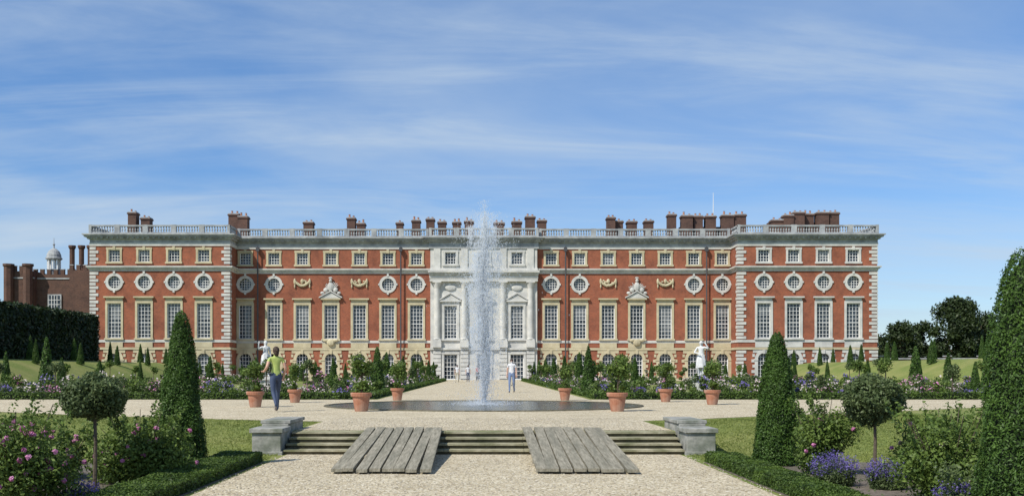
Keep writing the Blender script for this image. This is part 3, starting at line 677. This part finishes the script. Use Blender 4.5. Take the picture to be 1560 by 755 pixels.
def bigtree(x,y,h,r,n,size):
    b=MB(); b.tube([(0,0,0),(.2,0,h*.25),(0,.1,h*.5),(0,0,h*.8)],[h*.035,h*.028,h*.018,.05],8,1)
    cs=[(0,0,h*.5,r*.6,h*.33)]
    for i in range(34):
        a=random.uniform(0,6.28); t=random.uniform(.1,.92); rr=r*math.sin(math.pi*min(1,t*.75+.2))*random.uniform(.35,.85)
        rad=r*random.uniform(.22,.36); c=(math.cos(a)*rr,math.sin(a)*rr,min(h*t,h-rad),rad,rad); cs.append(c)
        b.tube([(0,0,h*t*.6),(c[0]*.6,c[1]*.6,c[2]*.9),(c[0],c[1],c[2])],[h*.012,h*.007,.04],5,1)
    blobs(b,cs,n,size,0,shell=(.3,1.1)); b.obj('broadleaf_tree',['tree','bark'],loc=(x,y,.2))
bigtree(79.5,172,13.9,5.4,15000,.28); bigtree(85.5,176,11.5,4.5,7000,.28); bigtree(68.5,168,9.6,3.4,6000,.26); bigtree(74,174,10,3.2,6000,.26); bigtree(62.5,178,8.2,3,4000,.28); bigtree(91,165,9,4.5,5000,.28); bigtree(71,180,8,3.5,4000,.28)
b=MB(); cs=[]
for i in range(190):
    x=random.uniform(55,330); cs.append((x,random.uniform(285,320),random.uniform(1,6)+(x>150)*2,random.uniform(3,5.5)))
blobs(b,cs,22000,.75,0); 
cs=[(random.uniform(-330,-75),random.uniform(285,320),random.uniform(1,6),random.uniform(3,5.5)) for i in range(110)]; blobs(b,cs,8000,.75,0)
b.obj('distant_trees',['tree'])
b=MB(); b.box(58,110,150,150.5,.2,3.2,1); b.box(57.9,110.1,149.9,150.6,3.2,3.4,0)
for x in (58.4,63,68,73,78): b.box(x-.35,x+.35,149.7,150.8,.2,3.6,1); b.box(x-.42,x+.42,149.6,150.9,3.6,3.75,0)
b.obj('garden_wall',['grey','brick2'])
# ------------------------------------------------------------------ pond & fountain
PX,PY=0,32.8
e=empty('round_pond',(PX,PY,0)); b=MB()
prof=[(4.9,TZ+.008),(4.9,TZ+.035),(5.06,TZ+.035),(5.08,TZ+.0)]; n=64; vs=[];fs=[]
for r,z in prof:
    for k in range(n): a=2*math.pi*k/n; vs.append((r*math.cos(a),r*math.sin(a),z))
for i in range(3):
    for k in range(n): k2=(k+1)%n; fs.append((i*n+k2,i*n+k,(i+1)*n+k,(i+1)*n+k2))
b.add(vs,fs,0); b.obj('stone_rim',['riser'],e)
b=MB(); b.add([(4.92*math.cos(2*math.pi*k/n),4.92*math.sin(2*math.pi*k/n),TZ+.018) for k in range(n)],[tuple(range(n))]); b.obj('water',['water'],e)
b=MB(); H=6.2
def jet(n,rf,zlo,zhi,wx,wz,mat=0,beta=None):
    t=rng.uniform(zlo,zhi,n) if beta is None else zlo+(zhi-zlo)*rng.beta(*beta,n); r=np.abs(rng.normal(0,1,n))*rf(t); a=rng.uniform(0,6.283,n)
    P=np.stack([r*np.cos(a)+.04*np.sin(t*9),r*np.sin(a),TZ+.03+H*t],1); b.octa(P,wx*rng.uniform(.4,1.5,n),wz*rng.uniform(.5,1.6,n),mat)
jet(6500,lambda t:.035+.29*np.minimum(1,t*1.5)*(1.05-.5*t),0,1.0,.009,.05,0,(1.1,1.5))
jet(1500,lambda t:.03+.02*t,0,.35,.012,.08)
jet(9000,lambda t:.12+.40*np.clip(t*1.6,0,1)*(1.1-.5*t),.02,1.0,.013,.028,1,(1.5,1.45))
jet(9000,lambda t:.25+.42*np.clip(t*1.3,0,1)*(1.1-.45*t),.02,.96,.012,.022,1,(1.5,1.6))
jet(3000,lambda t:.8+0*t,.0,.72,.009,.025,1)
jet(350,lambda t:.12+0*t,.9,1.06,.008,.03,1)
for k in range(14):
    t0=random.uniform(.35,.93); a0=random.uniform(0,6.28); r0=random.uniform(.1,.5); n=260
    t=t0-np.abs(rng.normal(0,.07,n)); r_=rng.normal(0,.06,n)
    P=np.stack([r0*math.cos(a0)+r_,r0*math.sin(a0)+rng.normal(0,.06,n),TZ+.03+H*np.clip(t,0,1.05)],1); b.octa(P,.008*rng.uniform(.5,1.5,n),.045*rng.uniform(.5,1.5,n),0)
n=1500; a=rng.uniform(0,6.283,n); r=np.abs(rng.normal(0,.6,n)); P=np.stack([r*np.cos(a),r*np.sin(a),TZ+.03+rng.exponential(.06,n)],1); b.octa(P,.012,.02)
b.lathe(0,0,[(.06,TZ),(.05,TZ+.1)],10,2)
b.obj('fountain_jet',['spray','mist','pipe'],loc=(PX,PY,0))
# ------------------------------------------------------------------ figures
def figure(name,loc,heading,J,R,regions,mats,hair=True,parent=None,scale=1,facec='skin',handmat=0,bun=True):
    bones=[('pelvis','spine','top'),('spine','chest','top'),('chest','neck','top'),('neck','hb','skin'),('hb','head','skin'),('head','crown','skin'),
      ('chest','shL','top'),('shL','elL','armu'),('elL','wrL','skin'),('wrL','hdL','skin'),('chest','shR','top'),('shR','elR','armu'),('elR','wrR','skin'),('wrR','hdR','skin'),
      ('pelvis','hpL','leg'),('hpL','knL','leg'),('knL','anL','shin'),('anL','toL','foot'),('pelvis','hpR','leg'),('hpR','knR','leg'),('knR','anR','shin'),('anR','toR','foot')]
    names=list(J.keys()); idx={k:i for i,k in enumerate(names)}
    me=bpy.data.meshes.new('body'); me.from_pydata([J[k] for k in names],[(idx[a],idx[c]) for a,c,_ in bones],[])
    o=bpy.data.objects.new('body',me); scene.collection.objects.link(o)
    md=o.modifiers.new('s','SKIN'); md.use_smooth_shade=True; sv=me.skin_vertices[0].data
    for k in names:
        r=R[k]; sv[idx[k]].radius=r if isinstance(r,tuple) else (r,r); sv[idx[k]].use_root=(k=='pelvis')
    ms=o.modifiers.new('u','SUBSURF'); ms.levels=2; ms.render_levels=2
    dg=bpy.context.evaluated_depsgraph_get(); nm=bpy.data.meshes.new_from_object(o.evaluated_get(dg)); bpy.data.objects.remove(o)
    nm.materials.clear()
    for m in mats: nm.materials.append(M[m])
    segs=[(Vector(J[a]),Vector(J[c]),g_,(R[a] if not isinstance(R[a],tuple) else R[a][0])) for a,c,g_ in bones]
    for p in nm.polygons:
        best=1e9;bg='skin'
        for A,C_,g_,rr in segs:
            d=C_-A; t=max(0,min(1,(p.center-A).dot(d)/d.length_squared)); q=(p.center-(A+d*t)).length-rr
            if q<best: best=q;bg=g_
        p.material_index=regions[bg]; p.use_smooth=True
    e=parent or empty(name,loc)
    if not parent: e.rotation_euler[2]=heading; e.scale=(scale,)*3
    bo=bpy.data.objects.new('body',nm); scene.collection.objects.link(bo); bo.parent=e
    b=MB(); hc=Vector(J['head']); 
    b.ell(hc+Vector((0,.095,-.01)),(.013,.02,.024),0,8,6)
    for sg in (-1,1):
        b.ell(hc+Vector((sg*.03,.082,.02)),(.012,.008,.007),1,8,6); b.ell(hc+Vector((sg*.078,-.005,0)),(.012,.02,.032),0,8,6)
        b.ell(hc+Vector((sg*.03,.085,.04)),(.018,.006,.004),1,8,4)
    b.ell(hc+Vector((0,.085,-.05)),(.024,.008,.008),2,8,4)
    if hair:
        b.ell(hc+Vector((0,-.022,.025)),(.088,.092,.105),1,16,10); b.ell(hc+Vector((0,-.06,-.05)),(.07,.05,.09),1,12,8)
        if bun: b.ell(hc+Vector((0,-.12,.02)),(.035,.04,.04),1,10,8)
    for s_ in 'LR':
        w=Vector(J['wr'+s_]); h=Vector(J['hd'+s_]); d=(h-w).normalized(); side=d.cross(Vector((0,0,1)) if abs(d.z)<.8 else Vector((0,1,0))).normalized(); nn=d.cross(side)
        for i,(off,l) in enumerate(((-.03,.062),(-.01,.074),(.01,.07),(.03,.055))):
            p0=h+side*off-d*.01; p1=p0+d*l*.45+nn*.004; p2=p1+d*l*.3+nn*.014; p3=p2+d*l*.2+nn*.02; b.tube([p0,p1,p2,p3],[.0095,.009,.008,.006],6,handmat)
        p0=h-d*.045-side*.02; b.tube([p0,p0-side*.03+d*.022,p0-side*.038+d*.05],[.012,.010,.007],6,handmat)
    b.obj('face_hair_hands',[facec,'hair' if facec=='skin' else facec,'redc' if facec=='skin' else facec],e,smooth=True)
    return e
baseR=dict(pelvis=(.15,.11),spine=(.115,.09),chest=(.14,.10),neck=.052,hb=.05,head=(.078,.092),crown=.05,shL=.058,elL=.04,wrL=.027,hdL=(.036,.018),shR=.058,elR=.04,wrR=.027,hdR=(.036,.018),
  hpL=.098,knL=.06,anL=.038,toL=(.04,.025),hpR=.098,knR=.06,anR=.038,toR=(.04,.025))
def joints(**k):
    J=dict(pelvis=(0,0,.96),spine=(0,.005,1.14),chest=(0,0,1.31),neck=(0,0,1.45),hb=(0,.01,1.51),head=(0,.015,1.585),crown=(0,.01,1.655),
     shL=(-.17,0,1.40),elL=(-.22,-.03,1.12),wrL=(-.23,.05,.88),hdL=(-.23,.07,.81),shR=(.17,0,1.40),elR=(.22,-.03,1.12),wrR=(.23,.05,.88),hdR=(.23,.07,.81),
     hpL=(-.09,0,.90),knL=(-.095,.03,.49),anL=(-.10,-.01,.075),toL=(-.11,.14,.03),hpR=(.09,0,.90),knR=(.095,.03,.49),anR=(.10,-.01,.075),toR=(.11,.14,.03))
    J.update(k); return J
reg=dict(top=0,skin=1,armu=1,leg=2,shin=2,foot=3)
Jw=joints(knR=(.085,.16,.52),anR=(.08,.17,.085),toR=(.085,.32,.03),knL=(-.09,-.06,.50),anL=(-.09,-.36,.20),toL=(-.095,-.28,.05),
   elL=(-.27,-.12,1.16),wrL=(-.30,.08,1.05),hdL=(-.30,.15,1.06),elR=(.25,-.02,1.13),wrR=(.24,.14,.93),hdR=(.24,.17,.86))
wR={**baseR,'pelvis':(.145,.11),'spine':(.10,.08),'chest':(.125,.09),'shL':.05,'shR':.05}
figure('walking_woman',(-5.62,27.7,TZ+.008),.45,Jw,wR,reg,['lime','skin','denim','shoe'],scale=1.03)
Js=joints(knR=(.1,.1,.5),anR=(.1,.12,.08),toR=(.1,.27,.03),knL=(-.1,-.02,.5),anL=(-.1,-.2,.11),toL=(-.1,-.09,.03))
figure('walking_man',(1.42,52,TZ+.008),3.0,Js,baseR,reg,['shirtw','skin','blue','dark'],scale=1.02,bun=False)
figure('standing_visitor',(2.2,76,TZ+.008),2.6,joints(),baseR,reg,['blue','skin','beige','dark'],bun=False)
figure('standing_visitor',(-1.6,104,TZ+.008),3.3,joints(),baseR,reg,['shirtw','skin','denim','dark'],bun=False)
figure('standing_visitor',(-2.6,100,TZ+.008),2.9,Js,baseR,reg,['shirtw','skin','beige','dark'],bun=False)
figure('standing_visitor',(-.7,112,TZ+.008),.4,joints(),baseR,reg,['redc','skin','dark','dark'],bun=False)
figure('walking_man',(12.8,118,TZ+.008),1.4,Js,baseR,reg,['blue','skin','beige','dark'],bun=False)
def statue(x,y,var):
    e=empty('marble_statue',(x,y,TZ)); b=MB()
    b.box(-.42,.42,-.42,.42,0,.14); b.box(-.33,.33,-.33,.33,.14,.72); b.box(-.40,.40,-.40,.40,.72,.80); b.box(-.36,.36,-.36,.36,.80,.86); b.obj('pedestal',['stone'],e)
    sub=bpy.data.objects.new('figure',None); scene.collection.objects.link(sub); sub.parent=e; sub.location=(0,0,.86); sub.rotation_euler[2]=math.pi+.4*var; sub.scale=(.92,)*3
    if var>0: J=joints(elR=(.34,.06,1.30),wrR=(.36,.18,1.52),hdR=(.35,.2,1.6),knL=(-.13,.12,.5),anL=(-.13,-.05,.08),toL=(-.15,.09,.03))
    else: J=joints(elL=(-.36,.05,1.34),wrL=(-.22,.10,1.58),hdL=(-.15,.1,1.62),elR=(.3,.1,1.15),wrR=(.12,.24,1.12),hdR=(.05,.27,1.12),knR=(.13,.14,.5))
    figure('x',(0,0,0),0,J,{**baseR,'pelvis':(.19,.15),'hpL':.12,'hpR':.12},{k:0 for k in reg},['marble'],parent=sub,facec='marble',bun=False)
    b=MB()
    b.lathe(.05,-.12,[(.16,0),(.12,.25),(.10,.6),(.13,.8)],10,0)
    vs=[];fs=[];n=28
    for i,(r,z) in enumerate([(.24,.38),(.225,.6),(.20,.85),(.17,1.02)]):
        for k in range(n): a=2*math.pi*k/n; rr=r*(1+.09*math.sin(a*7+i*.5)); vs.append((rr*math.cos(a),rr*.75*math.sin(a),z+.06*math.sin(a)))
    for i in range(3):
        for k in range(n): k2=(k+1)%n; fs.append((i*n+k,i*n+k2,(i+1)*n+k2,(i+1)*n+k))
    b.add(vs,fs,0); b.obj('drapery',['marble'],sub,smooth=True)
statue(-9.5,44.6,1); statue(9.55,45,-1)
# ------------------------------------------------------------------ light, sky, camera
sun_dir=Vector((-.64,-.62,1.0)).normalized()
el=math.asin(sun_dir.z); az=math.atan2(sun_dir.x,sun_dir.y)
sl=bpy.data.lights.new('sun','SUN'); sl.energy=4.9; sl.angle=math.radians(.5); sl.color=(1,.95,.86)
so=bpy.data.objects.new('sun',sl); scene.collection.objects.link(so); so.rotation_euler=sun_dir.to_track_quat('Z','Y').to_euler(); so.location=(-40,-40,60)
w=bpy.data.worlds.new('World'); scene.world=w; w.use_nodes=True; nt=w.node_tree; L=nt.links
bg=nt.nodes['Background']; bg.inputs['Strength'].default_value=.11
sky=N(nt,'ShaderNodeTexSky',sky_type='NISHITA'); sky.sun_disc=False; sky.sun_elevation=el; sky.sun_rotation=az%(2*math.pi); sky.air_density=1.0; sky.dust_density=.4; sky.ozone_density=2.0
tc=N(nt,'ShaderNodeTexCoord'); sp=N(nt,'ShaderNodeSeparateXYZ'); L.new(tc.outputs['Generated'],sp.inputs[0])
tint=ramp(nt,[(0,(.84,.98,1.22)),(.12,(.74,.94,1.22)),(.34,(.42,.84,1.26)),(1,(.6,.85,1.1))]); L.new(sp.outputs[2],tint.inputs[0])
tm=N(nt,'ShaderNodeMixRGB',blend_type='MULTIPLY'); tm.inputs[0].default_value=1; L.new(sky.outputs[0],tm.inputs[1]); L.new(tint.outputs[0],tm.inputs[2])
za=N(nt,'ShaderNodeMath',operation='ADD'); za.inputs[1].default_value=.16; L.new(sp.outputs[2],za.inputs[0])
dx=N(nt,'ShaderNodeMath',operation='DIVIDE'); dy=N(nt,'ShaderNodeMath',operation='DIVIDE')
L.new(sp.outputs[0],dx.inputs[0]); L.new(za.outputs[0],dx.inputs[1]); L.new(sp.outputs[1],dy.inputs[0]); L.new(za.outputs[0],dy.inputs[1])
cb=N(nt,'ShaderNodeCombineXYZ'); L.new(dx.outputs[0],cb.inputs[0]); L.new(dy.outputs[0],cb.inputs[1])
def cloud(scale,rot,sx,sy,dist,lo,hi,amt,rg=.55):
    mp=N(nt,'ShaderNodeMapping'); mp.inputs['Rotation'].default_value=(0,0,rot); mp.inputs['Scale'].default_value=(sx,sy,1); L.new(cb.outputs[0],mp.inputs[0])
    n=N(nt,'ShaderNodeTexNoise'); n.inputs['Scale'].default_value=scale; n.inputs['Detail'].default_value=9; n.inputs['Roughness'].default_value=rg; n.inputs['Distortion'].default_value=dist
    L.new(mp.outputs[0],n.inputs['Vector']); r=N(nt,'ShaderNodeMapRange'); r.interpolation_type='SMOOTHSTEP'
    r.inputs[1].default_value=lo; r.inputs[2].default_value=hi; r.inputs[4].default_value=amt; L.new(n.outputs['Fac'],r.inputs[0]); return r
c1=cloud(.8,.15,.6,1.0,.5,.33,.74,.60); c2=cloud(1.9,-.5,.4,1.4,.7,.42,.75,.42,.6)
ad=N(nt,'ShaderNodeMath',operation='ADD'); ad.use_clamp=True; L.new(c1.outputs[0],ad.inputs[0]); L.new(c2.outputs[0],ad.inputs[1])
mx=N(nt,'ShaderNodeMixRGB'); mx.inputs[2].default_value=(5.0,6.0,7.1,1)
L.new(ad.outputs[0],mx.inputs[0]); L.new(tm.outputs[0],mx.inputs[1]); L.new(mx.outputs[0],bg.inputs[0])
cam=bpy.data.cameras.new('camera'); co=bpy.data.objects.new('camera',cam); scene.collection.objects.link(co); scene.camera=co
cam.lens=36; cam.sensor_width=36; cam.clip_end=6000; co.location=(0,0,1.45); co.rotation_euler=(math.pi/2,0,0)
cam.shift_x=43/1560; cam.shift_y=(565-377.5)/1560
scene.view_settings.view_transform='Standard'; scene.view_settings.look='None'; scene.view_settings.exposure=0
